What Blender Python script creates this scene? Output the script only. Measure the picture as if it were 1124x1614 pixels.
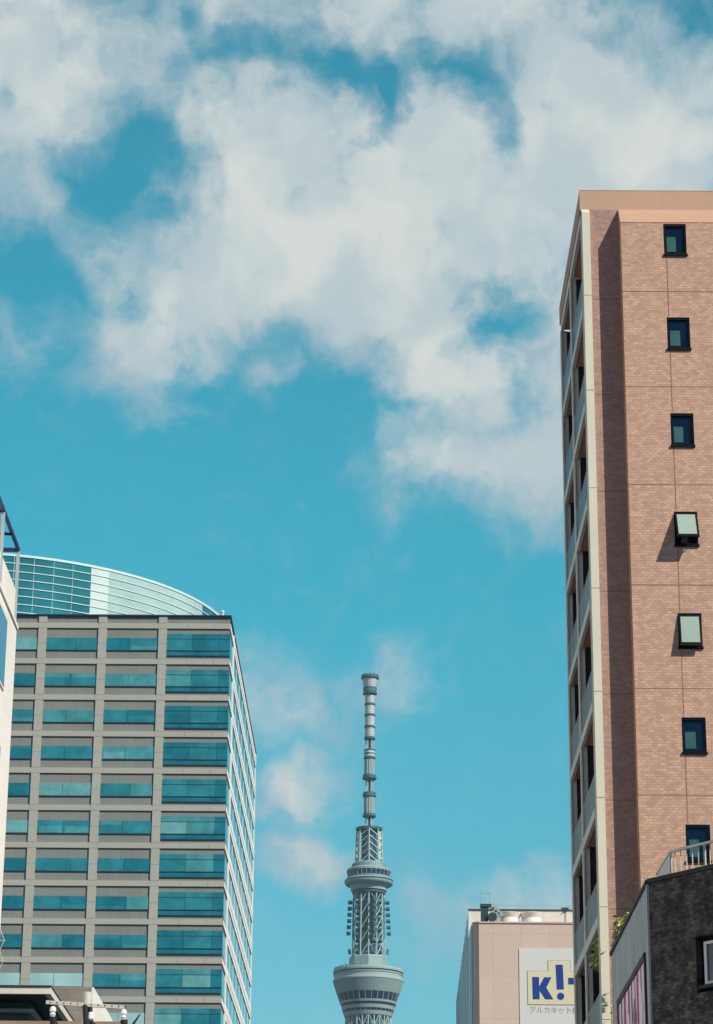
import bpy, bmesh, math, random
from mathutils import Vector, Matrix, Euler
random.seed(11)
R = math.radians
for o in list(bpy.data.objects):
    bpy.data.objects.remove(o)
scene = bpy.context.scene
col = scene.collection

# ------------------------------------------------------------------ camera
cam_d = bpy.data.cameras.new('camera')
cam = bpy.data.objects.new('camera', cam_d)
col.objects.link(cam)
cam.location = (0, 0, 1.6)
cam.rotation_euler = (Matrix.Rotation(R(.25), 3, 'Z') @ Matrix.Rotation(R(110), 3, 'X') @ Matrix.Rotation(R(.43), 3, 'Z')).to_euler()
cam_d.sensor_fit = 'VERTICAL'
cam_d.sensor_height = 36
cam_d.lens = 4090 / 1614 * 36
cam_d.clip_start = .1
cam_d.clip_end = 60000
scene.camera = cam

# ------------------------------------------------------------------ world, sun, exposure
SUN = Vector((1.1, -.9, 1.15)).normalized()          # towards the sun: behind the camera, on the right
SUN_EL = math.asin(SUN.z)
SUN_AZ = math.atan2(SUN.x, SUN.y)
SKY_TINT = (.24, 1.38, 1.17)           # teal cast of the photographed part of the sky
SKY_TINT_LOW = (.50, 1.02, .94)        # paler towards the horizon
SKY_TINT_FAR = (.12, .27, .50)         # unseen rest of the dome, darkened and blued to deepen the shade
CLOUD_GAIN = 8.5
CLOUDS = [
    (-8.87, 29.2, 2.41, 4.62, 0, 1.5), (-4.54, 30.79, 7.18, 2.94, 0, 0.85), (-6.21, 29.23, 2.73, 2.1, 0, 0.35), (-5.57, 28.99, 3.04, 1.54, 20, 0.45),
    (-0.38, 31.16, 4.26, 1.68, 0, 0.8), (2.51, 31.02, 4.25, 1.82, 0, 0.9), (5.01, 29.06, 5.29, 3.5, 0, 1.1), (7.75, 27.44, 4.74, 3.92, 0, 1.2),
    (-1.58, 26.5, 5.17, 3.5, 15, 1.25), (-3.4, 25.07, 3.71, 3.08, 30, 0.85), (-2.56, 28.54, 3.03, 1.82, 0, 0.85), (1.85, 27.75, 3.01, 2.66, 0, 0.9),
    (3.24, 26.36, 5.78, 3.5, 0, 1.2), (-0.32, 24.71, 3.55, 2.66, -10, 0.9), (-5.21, 24.18, 2.3, 2.1, 0, 0.65), (-5.77, 23.18, 1.83, 1.54, 0, 0.55),
    (0.91, 23.74, 3.21, 1.68, 0, 0.75), (4.38, 22.3, 3.63, 3.5, 0, 1.2), (1.67, 22.62, 1.97, 1.68, 0, 1.0), (2.04, 20.87, 2.85, 1.61, 10, 1.0),
    (0.91, 20.52, 1.2, 0.98, 0, 0.4), (4.19, 20.21, 2.24, 2.24, 0, 0.7), (-8.28, 23.61, 1.15, 1.54, -15, 0.6), (-2.29, 23.29, 0.49, 0.48, 0, 0.45),
    (-6.63, 25.36, 1.86, 0.98, 0, 0.5), (-6.81, 24.25, 1.15, 1.05, 0, 0.4), (-8.06, 26.25, 2.66, 1.4, 0, 0.4), (-9.01, 28.92, 1.44, 1.68, 0, 0.6),
    (-6.98, 26.17, 2.19, 0.98, 0, 0.25), (-1.68, 14.64, 2.75, 3.36, 15, 0.28), (-2.29, 16.16, 2.04, 1.68, 0, 0.62), (-1.39, 14.92, 1.88, 1.54, 25, 0.6),
    (0.51, 16.39, 1.68, 1.33, 0, 0.85), (-1.95, 13.45, 2.02, 1.33, 0, 1.25), (-1.43, 12.18, 2.01, 0.77, 0, 1.2), (-1.79, 12.7, 2.44, 0.39, 0, -0.6),
    (-2.25, 14.49, 2.17, 0.42, 10, -0.3), (2.75, 11.48, 3.57, 1.54, 0, 0.65), (1.62, 10.39, 1.85, 1.12, 0, 0.35), (4.58, 11.47, 2.29, 1.68, 0, 0.5),
    (-0.19, 8.76, 1.98, 0.84, 0, 0.3), (-5.9, 27.81, 1.35, 0.84, 0, -0.5), (-7.12, 27.2, 1.5, 0.84, -10, -0.5), (-6.09, 26.7, 1.1, 0.7, 0, -0.3),
    (-6.75, 27.56, 0.71, 1.12, -35, 0.3), (-5.46, 26.66, 0.94, 0.56, 30, 0.3), (-4.18, 29.79, 1.45, 0.59, 20, -0.6), (-2.44, 30.18, 1.54, 0.63, 5, -0.7),
    (-1.0, 29.73, 1.13, 0.77, -30, -0.75), (0.27, 29.13, 1.04, 0.77, 0, -0.75), (0.62, 28.51, 0.83, 1.12, 0, -1.1), (1.7, 29.81, 1.21, 0.59, 0, -0.65),
    (2.57, 29.46, 1.29, 0.77, 0, -0.85), (4.83, 28.38, 0.96, 0.63, 0, -0.3), (5.99, 30.24, 1.14, 0.42, 0, -0.25), (3.35, 28.76, 0.88, 0.7, 40, -0.7),
    (-8.01, 25.43, 1.86, 1.05, 20, -0.6), (3.2, 23.93, 1.84, 0.77, 15, -1.1), (2.13, 23.45, 1.07, 0.84, 0, -0.6), (8.13, 30.47, 1.06, 0.63, 0, -0.5),
    (-1.43, 26.81, 0.63, 0.63, 0, -0.3), (2.04, 21.71, 1.13, 0.84, 0, -0.45), (4.68, 28.45, 0.96, 0.63, 0, -0.25), (-2.23, 24.06, 1.61, 1.12, 0, -0.85),
    (-3.64, 22.84, 1.06, 0.56, 0, -0.3), (-1.43, 26.81, 0.47, 0.56, 0, -0.4),]
world = bpy.data.worlds.new('World')
scene.world = world
world.use_nodes = True
wt = world.node_tree
wt.nodes.clear()
def wn(kind, **kw):
    n = wt.nodes.new(kind)
    for k, v in kw.items():
        setattr(n, k, v)
    return n
def wl(a, b):
    wt.links.new(a, b)
def wmath(op, a, b=None, c=None, clamp=False):
    n = wn('ShaderNodeMath', operation=op, use_clamp=clamp)
    for i, v in enumerate((a, b, c)):
        if v is None:
            continue
        if isinstance(v, (int, float)):
            n.inputs[i].default_value = v
        else:
            wl(v, n.inputs[i])
    return n.outputs[0]
def wsmooth(v, lo, hi, to0=0., to1=1.):
    n = wn('ShaderNodeMapRange', interpolation_type='SMOOTHSTEP')
    wl(v, n.inputs[0])
    n.inputs[1].default_value = lo; n.inputs[2].default_value = hi
    n.inputs[3].default_value = to0; n.inputs[4].default_value = to1
    return n.outputs[0]
def wnoise(vec, scale, detail, rough=.55):
    n = wn('ShaderNodeTexNoise')
    wl(vec, n.inputs['Vector'])
    n.inputs['Scale'].default_value = scale
    n.inputs['Detail'].default_value = detail
    n.inputs['Roughness'].default_value = rough
    return n
sky = wn('ShaderNodeTexSky', sky_type='NISHITA')
sky.sun_disc = False
sky.sun_elevation = SUN_EL
sky.sun_rotation = SUN_AZ
sky.air_density = 1.0
sky.dust_density = .25
sky.ozone_density = 1.6
tc = wn('ShaderNodeTexCoord')
sep = wn('ShaderNodeSeparateXYZ')
wl(tc.outputs['Generated'], sep.inputs[0])
az = wmath('MULTIPLY', wmath('ARCTAN2', sep.outputs[0], sep.outputs[1]), 57.29578)
el = wmath('MULTIPLY', wmath('ARCSINE', sep.outputs[2]), 57.29578)
ang = wn('ShaderNodeCombineXYZ')
wl(az, ang.inputs[0]); wl(el, ang.inputs[1])
# ragged edges: the cloud banks are laid out in degrees of azimuth and elevation, then pushed about by noise
warp = wnoise(ang.outputs[0], .5, 4, .55)
wsub = wn('ShaderNodeVectorMath', operation='SUBTRACT')
wl(warp.outputs['Color'], wsub.inputs[0]); wsub.inputs[1].default_value = (.5, .5, .5)
wsc = wn('ShaderNodeVectorMath', operation='SCALE')
wl(wsub.outputs[0], wsc.inputs[0]); wsc.inputs['Scale'].default_value = 2.2
warp_b = wnoise(ang.outputs[0], .17, 3, .5)
wsub_b = wn('ShaderNodeVectorMath', operation='SUBTRACT')
wl(warp_b.outputs['Color'], wsub_b.inputs[0]); wsub_b.inputs[1].default_value = (.5, .5, .5)
wsc_b = wn('ShaderNodeVectorMath', operation='SCALE')
wl(wsub_b.outputs[0], wsc_b.inputs[0]); wsc_b.inputs['Scale'].default_value = 1.6
wsum = wn('ShaderNodeVectorMath', operation='ADD')
wl(wsc.outputs[0], wsum.inputs[0]); wl(wsc_b.outputs[0], wsum.inputs[1])
wadd = wn('ShaderNodeVectorMath', operation='ADD')
wl(ang.outputs[0], wadd.inputs[0]); wl(wsum.outputs[0], wadd.inputs[1])
dens = None
for (ca, ce, ra, re, rot, w) in CLOUDS:
    m = wn('ShaderNodeMapping', vector_type='TEXTURE')
    wl(wadd.outputs[0], m.inputs[0])
    m.inputs['Location'].default_value = (ca, ce, 0)
    m.inputs['Rotation'].default_value = (0, 0, R(rot))
    m.inputs['Scale'].default_value = (ra, re, 1)
    g = wn('ShaderNodeTexGradient', gradient_type='SPHERICAL')
    wl(m.outputs[0], g.inputs[0])
    dens = wmath('MULTIPLY_ADD', g.outputs['Fac'], w, dens if dens is not None else 0.0)
# the rest of the sky: scattered clouds all round
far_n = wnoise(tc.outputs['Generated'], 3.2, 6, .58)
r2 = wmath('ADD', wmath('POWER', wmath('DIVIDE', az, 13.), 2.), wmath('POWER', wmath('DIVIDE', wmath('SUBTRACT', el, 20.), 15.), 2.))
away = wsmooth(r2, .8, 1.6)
def wmixc(f, c0, c1):
    n = wn('ShaderNodeMix', data_type='RGBA'); wl(f, n.inputs[0])
    for v, i in ((c0, 6), (c1, 7)):
        if isinstance(v, tuple): n.inputs[i].default_value = (*v, 1)
        else: wl(v, n.inputs[i])
    return n.outputs[2]
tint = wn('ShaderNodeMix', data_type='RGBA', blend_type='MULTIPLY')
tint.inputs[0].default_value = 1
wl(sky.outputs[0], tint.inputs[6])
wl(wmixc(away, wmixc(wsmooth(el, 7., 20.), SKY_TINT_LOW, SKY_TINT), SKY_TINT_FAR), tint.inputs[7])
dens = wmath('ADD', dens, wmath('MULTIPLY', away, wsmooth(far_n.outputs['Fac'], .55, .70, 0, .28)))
# unseen cloud bank added over the west to brighten the west-facing walls
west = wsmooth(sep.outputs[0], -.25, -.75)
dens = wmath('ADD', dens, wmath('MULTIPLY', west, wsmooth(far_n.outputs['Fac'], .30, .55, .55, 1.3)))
fine = wnoise(wadd.outputs[0], .5, 7, .55)
wisp = wnoise(wadd.outputs[0], 1.5, 6, .52)
d2 = wmath('ADD', dens, wmath('MULTIPLY', wmath('SUBTRACT', fine.outputs['Fac'], .5), 1.1))
d2 = wmath('ADD', d2, wmath('MULTIPLY', wmath('SUBTRACT', wisp.outputs['Fac'], .5), .72))
alpha = wsmooth(d2, -.02, 1.28)
thick = wsmooth(d2, .45, 1.6)
shade_n = wnoise(wadd.outputs[0], .36, 4, .5)
light = wmath('ADD', wmath('MULTIPLY', thick, .42), wmath('MULTIPLY', wsmooth(shade_n.outputs['Fac'], .38, .64), .58), clamp=True)
ccol = wn('ShaderNodeMix', data_type='RGBA')
wl(light, ccol.inputs[0])
ccol.inputs[6].default_value = (.41 * CLOUD_GAIN, .535 * CLOUD_GAIN, .61 * CLOUD_GAIN, 1)
ccol.inputs[7].default_value = (.735 * CLOUD_GAIN, .76 * CLOUD_GAIN, .725 * CLOUD_GAIN, 1)
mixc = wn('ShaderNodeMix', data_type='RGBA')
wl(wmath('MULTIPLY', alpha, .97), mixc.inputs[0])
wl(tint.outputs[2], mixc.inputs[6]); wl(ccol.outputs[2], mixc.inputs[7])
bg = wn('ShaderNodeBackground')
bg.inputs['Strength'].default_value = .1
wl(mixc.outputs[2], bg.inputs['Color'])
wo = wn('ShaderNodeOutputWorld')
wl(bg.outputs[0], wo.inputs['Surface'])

sun_d = bpy.data.lights.new('sun', 'SUN')
sun_d.energy = 5.0
sun_d.angle = R(.5)
sun_d.color = (1.0, .925, .80)
sun = bpy.data.objects.new('sun', sun_d)
col.objects.link(sun)
sun.rotation_euler = SUN.to_track_quat('Z', 'Y').to_euler()
sun.location = (60, -60, 80)

vs = scene.view_settings
vs.view_transform = 'Standard'
vs.look = 'None'
vs.exposure = .2
vs.gamma = 1
vs.use_curve_mapping = False

# ------------------------------------------------------------------ helpers
class MB:
    """collects shapes in world metres, then links them as ONE mesh object"""
    def __init__(s):
        s.bm = bmesh.new()
        s.smooth = False
    def quad(s, *pts):
        return s.bm.faces.new([s.bm.verts.new(p) for p in pts])
    def hexa(s, a, b):
        va = [s.bm.verts.new(p) for p in a]; vb = [s.bm.verts.new(p) for p in b]
        n = len(va)
        s.bm.faces.new(va[::-1]); s.bm.faces.new(vb)
        for i in range(n):
            j = (i + 1) % n
            s.bm.faces.new((va[i], va[j], vb[j], vb[i]))
        return s
    def box(s, x0, x1, y0, y1, z0, z1):
        return s.hexa([(x0, y0, z0), (x1, y0, z0), (x1, y1, z0), (x0, y1, z0)], [(x0, y0, z1), (x1, y0, z1), (x1, y1, z1), (x0, y1, z1)])
    def prism(s, poly, z0, z1):
        """plan polygon (counter-clockwise) raised from z0 to z1"""
        return s.hexa([(p[0], p[1], z0) for p in poly], [(p[0], p[1], z1) for p in poly])
    def slab_y(s, poly, y0, y1):
        """(x, z) outline given depth from y0 to y1"""
        return s.hexa([(p[0], y1, p[1]) for p in poly], [(p[0], y0, p[1]) for p in poly])
    def slab_x(s, poly, x0, x1):
        return s.hexa([(x0, p[0], p[1]) for p in poly], [(x1, p[0], p[1]) for p in poly])
    def tube(s, p, q, r, r2=None, n=8, cap=True):
        p = Vector(p); q = Vector(q)
        d = (q - p).normalized()
        a = d.orthogonal().normalized(); b = d.cross(a)
        r2 = r if r2 is None else r2
        A = []; B = []
        for i in range(n):
            t = 2 * math.pi * i / n
            w = a * math.cos(t) + b * math.sin(t)
            A.append(s.bm.verts.new(p + w * r)); B.append(s.bm.verts.new(q + w * r2))
        for i in range(n):
            j = (i + 1) % n
            s.bm.faces.new((A[i], A[j], B[j], B[i]))
        if cap:
            s.bm.faces.new(A[::-1]); s.bm.faces.new(B)
        return s
    def bar(s, p, q, w, h):
        """square-section bar between two points"""
        p = Vector(p); q = Vector(q); d = (q - p).normalized()
        up = Vector((0, 0, 1)) if abs(d.z) < .95 else Vector((0, 1, 0))
        a = d.cross(up).normalized() * w / 2; b = a.cross(d).normalized() * h / 2
        f = [a + b, a - b, -a - b, -a + b]
        return s.hexa([p + v for v in f], [q + v for v in f])
    def lathe(s, c, prof, n=48, closed=True):
        """prof: (radius, z) from bottom to top"""
        rings = []
        for (r, z) in prof:
            rings.append([s.bm.verts.new((c[0] + r * math.cos(2 * math.pi * i / n), c[1] + r * math.sin(2 * math.pi * i / n), z)) for i in range(n)])
        for a, b in zip(rings, rings[1:]):
            for i in range(n):
                j = (i + 1) % n
                s.bm.faces.new((a[i], a[j], b[j], b[i]))
        if closed:
            s.bm.faces.new(rings[0][::-1]); s.bm.faces.new(rings[-1])
        return s
    def ball(s, c, r, sz=1., n=2):
        m = bmesh.ops.create_icosphere(s.bm, subdivisions=n, radius=r, matrix=Matrix.Translation(c) @ Matrix.Diagonal((1, 1, sz, 1)))
        return s
    def build(s, name, m, parent=None, bevel=0, smooth=False, recalc=True, also=()):
        """also: (MB, material) pairs of surface pattern that stay inside this part's mesh"""
        bm = s.bm
        for i, (e, _) in enumerate(also):
            for f in e.bm.faces: f.material_index = i + 1
            tmp = bpy.data.meshes.new('tmp'); e.bm.to_mesh(tmp); e.bm.free(); bm.from_mesh(tmp); bpy.data.meshes.remove(tmp)
        off = Vector((0, 0, 0))
        p = parent
        while p is not None:
            off += p.location; p = p.parent
        if bevel:
            bmesh.ops.bevel(bm, geom=bm.edges[:], offset=bevel, segments=1, affect='EDGES', clamp_overlap=True)
        if recalc:
            bmesh.ops.recalc_face_normals(bm, faces=bm.faces[:])
        if off.length:
            bmesh.ops.translate(bm, verts=bm.verts[:], vec=-off)
        if smooth:
            for f in bm.faces:
                f.smooth = True
        me = bpy.data.meshes.new(name)
        bm.to_mesh(me); bm.free()
        me.materials.append(m)
        for _, am in also: me.materials.append(am)
        o = bpy.data.objects.new(name, me)
        col.objects.link(o)
        o.parent = parent
        return o

def tag(o, label=None, cat=None, group=None, kind=None):
    if label: o['label'] = label
    if cat: o['category'] = cat
    if group: o['group'] = group
    if kind: o['kind'] = kind
    return o
def thing(name, loc, label, cat, group=None):
    o = bpy.data.objects.new(name, None)
    o.empty_display_size = .2
    col.objects.link(o)
    o.location = loc
    return tag(o, label, cat, group)
def copy_tree(o, parent=None):
    c = o.copy(); col.objects.link(c)
    if parent: c.parent = parent
    for ch in list(o.children):
        copy_tree(ch, c)
    return c

# ------------------------------------------------------------------ materials
def mat(name, base, rough=.7, var=.12, scale=1.2, metal=0., spec=.35, bump=0., bscale=30., streak=0., odd=1., brick=None, joint=None, plan='sum', grime=None):
    """surface with blotches of tone, optional rain streaks, small tiles (brick) and panel joints"""
    m = bpy.data.materials.new(name); m.use_nodes = True
    nt = m.node_tree; N = nt.nodes; L = nt.links
    b = N['Principled BSDF']
    b.inputs['Roughness'].default_value = rough
    b.inputs['Metallic'].default_value = metal
    b.inputs['Specular IOR Level'].default_value = spec
    t = N.new('ShaderNodeTexCoord')
    def mix(f, a, c, mode='MIX'):
        n = N.new('ShaderNodeMix'); n.data_type = 'RGBA'; n.blend_type = mode
        for v, s in ((f, 0), (a, 6), (c, 7)):
            if isinstance(v, (int, float)): n.inputs[s].default_value = v
            elif isinstance(v, tuple): n.inputs[s].default_value = (*v[:3], 1)
            else: L.new(v, n.inputs[s])
        return n.outputs[2]
    def noise(sc, det, vec=None, ro=.55):
        n = N.new('ShaderNodeTexNoise')
        L.new(vec or t.outputs['Object'], n.inputs['Vector'])
        n.inputs['Scale'].default_value = sc; n.inputs['Detail'].default_value = det; n.inputs['Roughness'].default_value = ro
        return n
    def rng(v, a0, a1, b0, b1):
        n = N.new('ShaderNodeMapRange'); L.new(v, n.inputs[0])
        for i, x in enumerate((a0, a1, b0, b1)): n.inputs[i + 1].default_value = x
        return n.outputs[0]
    lo = tuple(c * (1 - var) for c in base); hi = tuple(min(1, c * (1 + var)) for c in base)
    c = mix(rng(noise(scale, 6).outputs['Fac'], .3, .7, 0, 1), lo, hi)
    h = None
    wall = None
    if brick or joint:
        s = N.new('ShaderNodeSeparateXYZ'); L.new(t.outputs['Object'], s.inputs[0])
        u = s.outputs[0]
        if plan == 'sum':
            a = N.new('ShaderNodeMath'); a.operation = 'ADD'
            L.new(s.outputs[0], a.inputs[0]); L.new(s.outputs[1], a.inputs[1]); u = a.outputs[0]
        elif plan == 'diag':
            a = N.new('ShaderNodeMath'); a.operation = 'MULTIPLY_ADD'
            L.new(s.outputs[1], a.inputs[0]); a.inputs[1].default_value = -1.28; L.new(s.outputs[0], a.inputs[2]); u = a.outputs[0]
        cb = N.new('ShaderNodeCombineXYZ'); L.new(u, cb.inputs[0]); L.new(s.outputs[2], cb.inputs[1])
        wall = cb.outputs[0]
    if brick:
        bw, bh, ms, mortar, spread = brick
        bt = N.new('ShaderNodeTexBrick'); L.new(wall, bt.inputs['Vector'])
        bt.inputs['Scale'].default_value = 1
        bt.inputs['Brick Width'].default_value = bw; bt.inputs['Row Height'].default_value = bh
        bt.inputs['Mortar Size'].default_value = ms; bt.inputs['Mortar Smooth'].default_value = .3; bt.inputs['Bias'].default_value = -.1
        bt.inputs['Color1'].default_value = (1 - spread, 1 - spread, 1 - spread, 1)
        bt.inputs['Color2'].default_value = (1 + spread, 1 + spread * .9, 1 + spread * .8, 1)
        bt.inputs['Mortar'].default_value = (*mortar, 1)
        c = mix(1., c, bt.outputs['Color'], 'MULTIPLY')
        # odd single tiles, paler or darker
        on = noise(1 / bw * .55, 2, wall); od = spread * .9 * odd
        c = mix(1., c, mix(rng(on.outputs['Fac'], .35, .65, 0, 1), (1 - od,) * 3, (1 + od,) * 3), 'MULTIPLY')
        h = bt.outputs['Fac']
    if joint:
        jw, jh, js, jc, ox, oz = joint
        mp = N.new('ShaderNodeMapping'); L.new(wall, mp.inputs[0]); mp.inputs['Location'].default_value = (ox, oz, 0)
        jt = N.new('ShaderNodeTexBrick'); L.new(mp.outputs[0], jt.inputs['Vector'])
        jt.offset = 0; jt.inputs['Scale'].default_value = 1
        jt.inputs['Brick Width'].default_value = jw; jt.inputs['Row Height'].default_value = jh
        jt.inputs['Mortar Size'].default_value = js; jt.inputs['Mortar Smooth'].default_value = .2
        jt.inputs['Color1'].default_value = (.96, .96, .96, 1); jt.inputs['Color2'].default_value = (1.03, 1.03, 1.03, 1)
        jt.inputs['Mortar'].default_value = (jc, jc, jc, 1)
        c = mix(1., c, jt.outputs['Color'], 'MULTIPLY')
    if streak:
        mp = N.new('ShaderNodeMapping'); L.new(t.outputs['Object'], mp.inputs[0]); mp.inputs['Scale'].default_value = (1, 1, .06)
        sn = noise(7 if streak < 1 else 4, 5, mp.outputs[0], .65)
        c = mix(rng(sn.outputs['Fac'], .42, .75, 0, min(streak, .8)), c, grime or tuple(x * .45 for x in base))
    L.new(c, b.inputs['Base Color'])
    L.new(rng(noise(scale * 4, 4).outputs['Fac'], .3, .7, max(0, rough - .08), min(1, rough + .08)), b.inputs['Roughness'])
    if bump:
        bn = N.new('ShaderNodeBump'); bn.inputs['Strength'].default_value = bump; bn.inputs['Distance'].default_value = .02
        if h is not None:
            inv = N.new('ShaderNodeMath'); inv.operation = 'SUBTRACT'; inv.inputs[0].default_value = 1; L.new(h, inv.inputs[1])
            L.new(inv.outputs[0], bn.inputs['Height'])
        else:
            L.new(noise(bscale, 6).outputs['Fac'], bn.inputs['Height'])
        L.new(bn.outputs[0], b.inputs['Normal'])
    return m

def glass(name, base, metal=.35, rough=.06, wave=.04, var=.15, scale=.25):
    m = mat(name, base, rough, var, scale, metal, .6)
    nt = m.node_tree; b = nt.nodes['Principled BSDF']
    t = nt.nodes.new('ShaderNodeTexCoord'); n = nt.nodes.new('ShaderNodeTexNoise')
    nt.links.new(t.outputs['Object'], n.inputs['Vector']); n.inputs['Scale'].default_value = .5; n.inputs['Detail'].default_value = 2
    bn = nt.nodes.new('ShaderNodeBump'); bn.inputs['Strength'].default_value = wave; bn.inputs['Distance'].default_value = .3
    nt.links.new(n.outputs['Fac'], bn.inputs['Height']); nt.links.new(bn.outputs[0], b.inputs['Normal'])
    return m

M = {}
M['asphalt'] = mat('asphalt', (.05, .05, .052), .9, .2, .6, bump=.3, bscale=60)
M['ground'] = mat('ground', (.065, .065, .062), .95, .25, .05)
M['paving'] = mat('paving', (.26, .25, .24), .85, .12, .5, joint=(.6, .6, .012, .6, 0, 0))
M['line_paint'] = mat('line_paint', (.75, .75, .72), .7, .1, 2)
# apartment tower
M['tile'] = mat('brown_tile', (.53, .34, .245), .6, .03, .5, bump=.25, odd=.4, brick=(.15, .075, .008, (.70, .68, .68), .17), streak=.12)
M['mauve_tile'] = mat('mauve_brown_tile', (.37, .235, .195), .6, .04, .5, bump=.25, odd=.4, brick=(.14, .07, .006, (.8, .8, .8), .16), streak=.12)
M['tile_band'] = mat('plain_tan_tile', (.50, .315, .215), .6, .04, .5, brick=(.12, .06, .004, (.9, .9, .9), .015))
M['joint'] = mat('sealant', (.26, .14, .105), .8, .1)
M['cream_paint'] = mat('cream_paint', (.62, .61, .49), .65, .04, .6, streak=.10)
M['slab_paint'] = mat('slab_paint', (.80, .79, .70), .65, .05, .7, streak=.12)
M['soffit'] = mat('soffit_board', (.66, .36, .26), .8, .06, .6)  # pink-brown of the bounced light is put into the board colour
M['balcony_wall'] = mat('balcony_wall', (.035, .022, .038), .8, .15, 1)  # near-black: dark door glass, plus recess shade put into the colour
M['balcony_column'] = mat('balcony_column_paint', (.66, .67, .60), .7, .06, .8, streak=.2)
M['balustrade'] = glass('balustrade_glass', (.13, .19, .19), .0, .35, .02)
M['dark_frame'] = mat('dark_aluminium', (.003, .004, .008), .5, .15, 2, spec=.12)
M['dark_pane'] = glass('dark_pane', (.002, .013, .028), 0., .04)
M['teal_blind'] = mat('teal_blind', (.02, .10, .105), .5, .15, 2)
M['frosted'] = mat('frosted_pane', (.30, .40, .34), .45, .05, 1.5)
# corner building
M['dark_brick'] = mat('dark_brick', (.078, .072, .066), .85, .35, 1.6, bump=.5, odd=1.0, brick=(.17, .058, .006, (.5, .5, .55), .55), plan='diag')
M['grey_concrete'] = mat('stained_concrete', (.40, .445, .455), .85, .15, .9, bump=.25, bscale=18, streak=1.2, grime=(.20, .25, .28))
M['coping'] = mat('black_coping', (.012, .011, .014), .5, .2, 2)
M['white_frame'] = mat('white_aluminium', (.62, .63, .58), .45, .05, 2)
M['grey_pane'] = glass('grey_pane', (.06, .075, .10), 0., .12)
M['poster_white'] = mat('poster_white', (.80, .76, .80), .6, .15, 2.5)
M['poster_red'] = mat('poster_magenta', (.55, .04, .14), .6, .25, 2.5)
M['poster_grey'] = mat('poster_grey', (.20, .20, .26), .6, .25, 2.5)
M['rail_paint'] = mat('pale_rail_paint', (.62, .60, .54), .5, .06, 3)
# mall
M['mall_wall'] = mat('beige_panel', (.60, .475, .40), .75, .03, .08, joint=(3.03, 4.58, .045, .86, 0, 0), plan='x', streak=.06)
M['mall_chamfer'] = mat('beige_panel_plain', (.52, .41, .36), .75, .05, .2)
M['mall_white'] = mat('white_panel', (.66, .62, .55), .7, .04, .1, joint=(2.53, 6., .03, .86, 0, 0), plan='x')
M['mall_side'] = mat('pale_blue_cladding', (.46, .60, .62), .35, .2, .12, spec=.5, streak=.8, grime=(.70, .78, .76))
M['sign_white'] = mat('sign_white', (.62, .63, .60), .6, .02, .1)
M['sign_yellow'] = mat('sign_pale_yellow', (.64, .61, .42), .6, .02, .1)
M['sign_blue'] = mat('sign_blue', (.008, .045, .26), .55, .05, .3)
M['sign_grey'] = mat('sign_grey', (.34, .35, .34), .6, .03, .3)
M['steel_dark'] = mat('dark_blue_steel', (.02, .045, .06), .5, .15, 1, spec=.5)
M['steel_pale'] = mat('pale_steel', (.30, .36, .36), .5, .1, 1, spec=.5)
M['hood'] = mat('galvanised_white', (.74, .72, .66), .5, .05, .5)
M['hood_in'] = mat('hood_mouth', (.05, .05, .05), .8, .1, 1)
# office tower
M['grid'] = mat('pale_concrete_grid', (.375, .385, .34), .8, .05, .12, streak=.14)
M['side_grid'] = mat('white_side_panel', (.72, .74, .70), .7, .04, .12, streak=.06)
M['spandrel'] = mat('grey_spandrel', (.205, .225, .21), .7, .06, .2, joint=(1.1, 8., .03, .85, 0, 0), plan='sum')
M['sill_line'] = mat('navy_sill', (.02, .045, .085), .5, .1, 1)
GL = [glass('teal_glass_deep', (.016, .18, .23), .08, var=.3, scale=.5), glass('teal_glass', (.03, .235, .275), .08, var=.3, scale=.5), glass('teal_glass_bright', (.07, .30, .32), .08, var=.3, scale=.5),  # strong tone variation imitates uneven reflections in the glass colour
      glass('teal_glass_blind', (.14, .38, .38), .06, var=.25, scale=.5), glass('teal_glass_pale', (.34, .58, .56), .1, var=.3, scale=.15)]
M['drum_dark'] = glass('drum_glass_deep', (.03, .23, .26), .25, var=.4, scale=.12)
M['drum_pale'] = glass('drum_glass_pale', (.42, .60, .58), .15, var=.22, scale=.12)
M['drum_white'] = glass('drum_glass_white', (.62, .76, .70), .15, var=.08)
M['drum_rail'] = mat('drum_rail', (.50, .66, .64), .5, .05, .4)
# skytree
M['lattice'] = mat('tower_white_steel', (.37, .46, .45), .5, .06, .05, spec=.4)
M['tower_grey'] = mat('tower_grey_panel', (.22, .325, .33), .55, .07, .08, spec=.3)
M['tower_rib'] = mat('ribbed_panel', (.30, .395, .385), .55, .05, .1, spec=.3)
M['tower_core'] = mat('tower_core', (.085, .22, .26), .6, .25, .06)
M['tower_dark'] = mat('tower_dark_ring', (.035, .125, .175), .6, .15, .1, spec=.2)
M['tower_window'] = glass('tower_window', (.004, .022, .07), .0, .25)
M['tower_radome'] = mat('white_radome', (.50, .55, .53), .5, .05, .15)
# low left
M['cream_wall'] = mat('cream_panel', (.82, .80, .74), .7, .03, .4, joint=(1.6, 9., .012, .88, 0, 0), plan='sum', streak=.06)
M['blue_window'] = glass('sky_blue_pane', (.12, .22, .36), .1)
M['frame_blue'] = mat('navy_steel', (.012, .03, .09), .45, .2, 1, spec=.5)
M['frame_pale'] = mat('weathered_pale_steel', (.36, .42, .43), .5, .1, 1)
M['roof_white'] = mat('pale_roof_edge', (.66, .64, .56), .75, .08, .6, streak=.2)
M['dark_soffit'] = mat('dark_soffit', (.03, .06, .07), .8, .2, .6)
M['dark_cladding'] = mat('dark_teal_cladding', (.05, .11, .12), .6, .15, .8)
M['stone'] = mat('tan_stone', (.27, .245, .21), .85, .10, .8, brick=(.8, .4, .012, (.7, .7, .7), .08), streak=.2)
M['brown_roof'] = mat('brown_roof_edge', (.25, .19, .14), .8, .15, 1)
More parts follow.
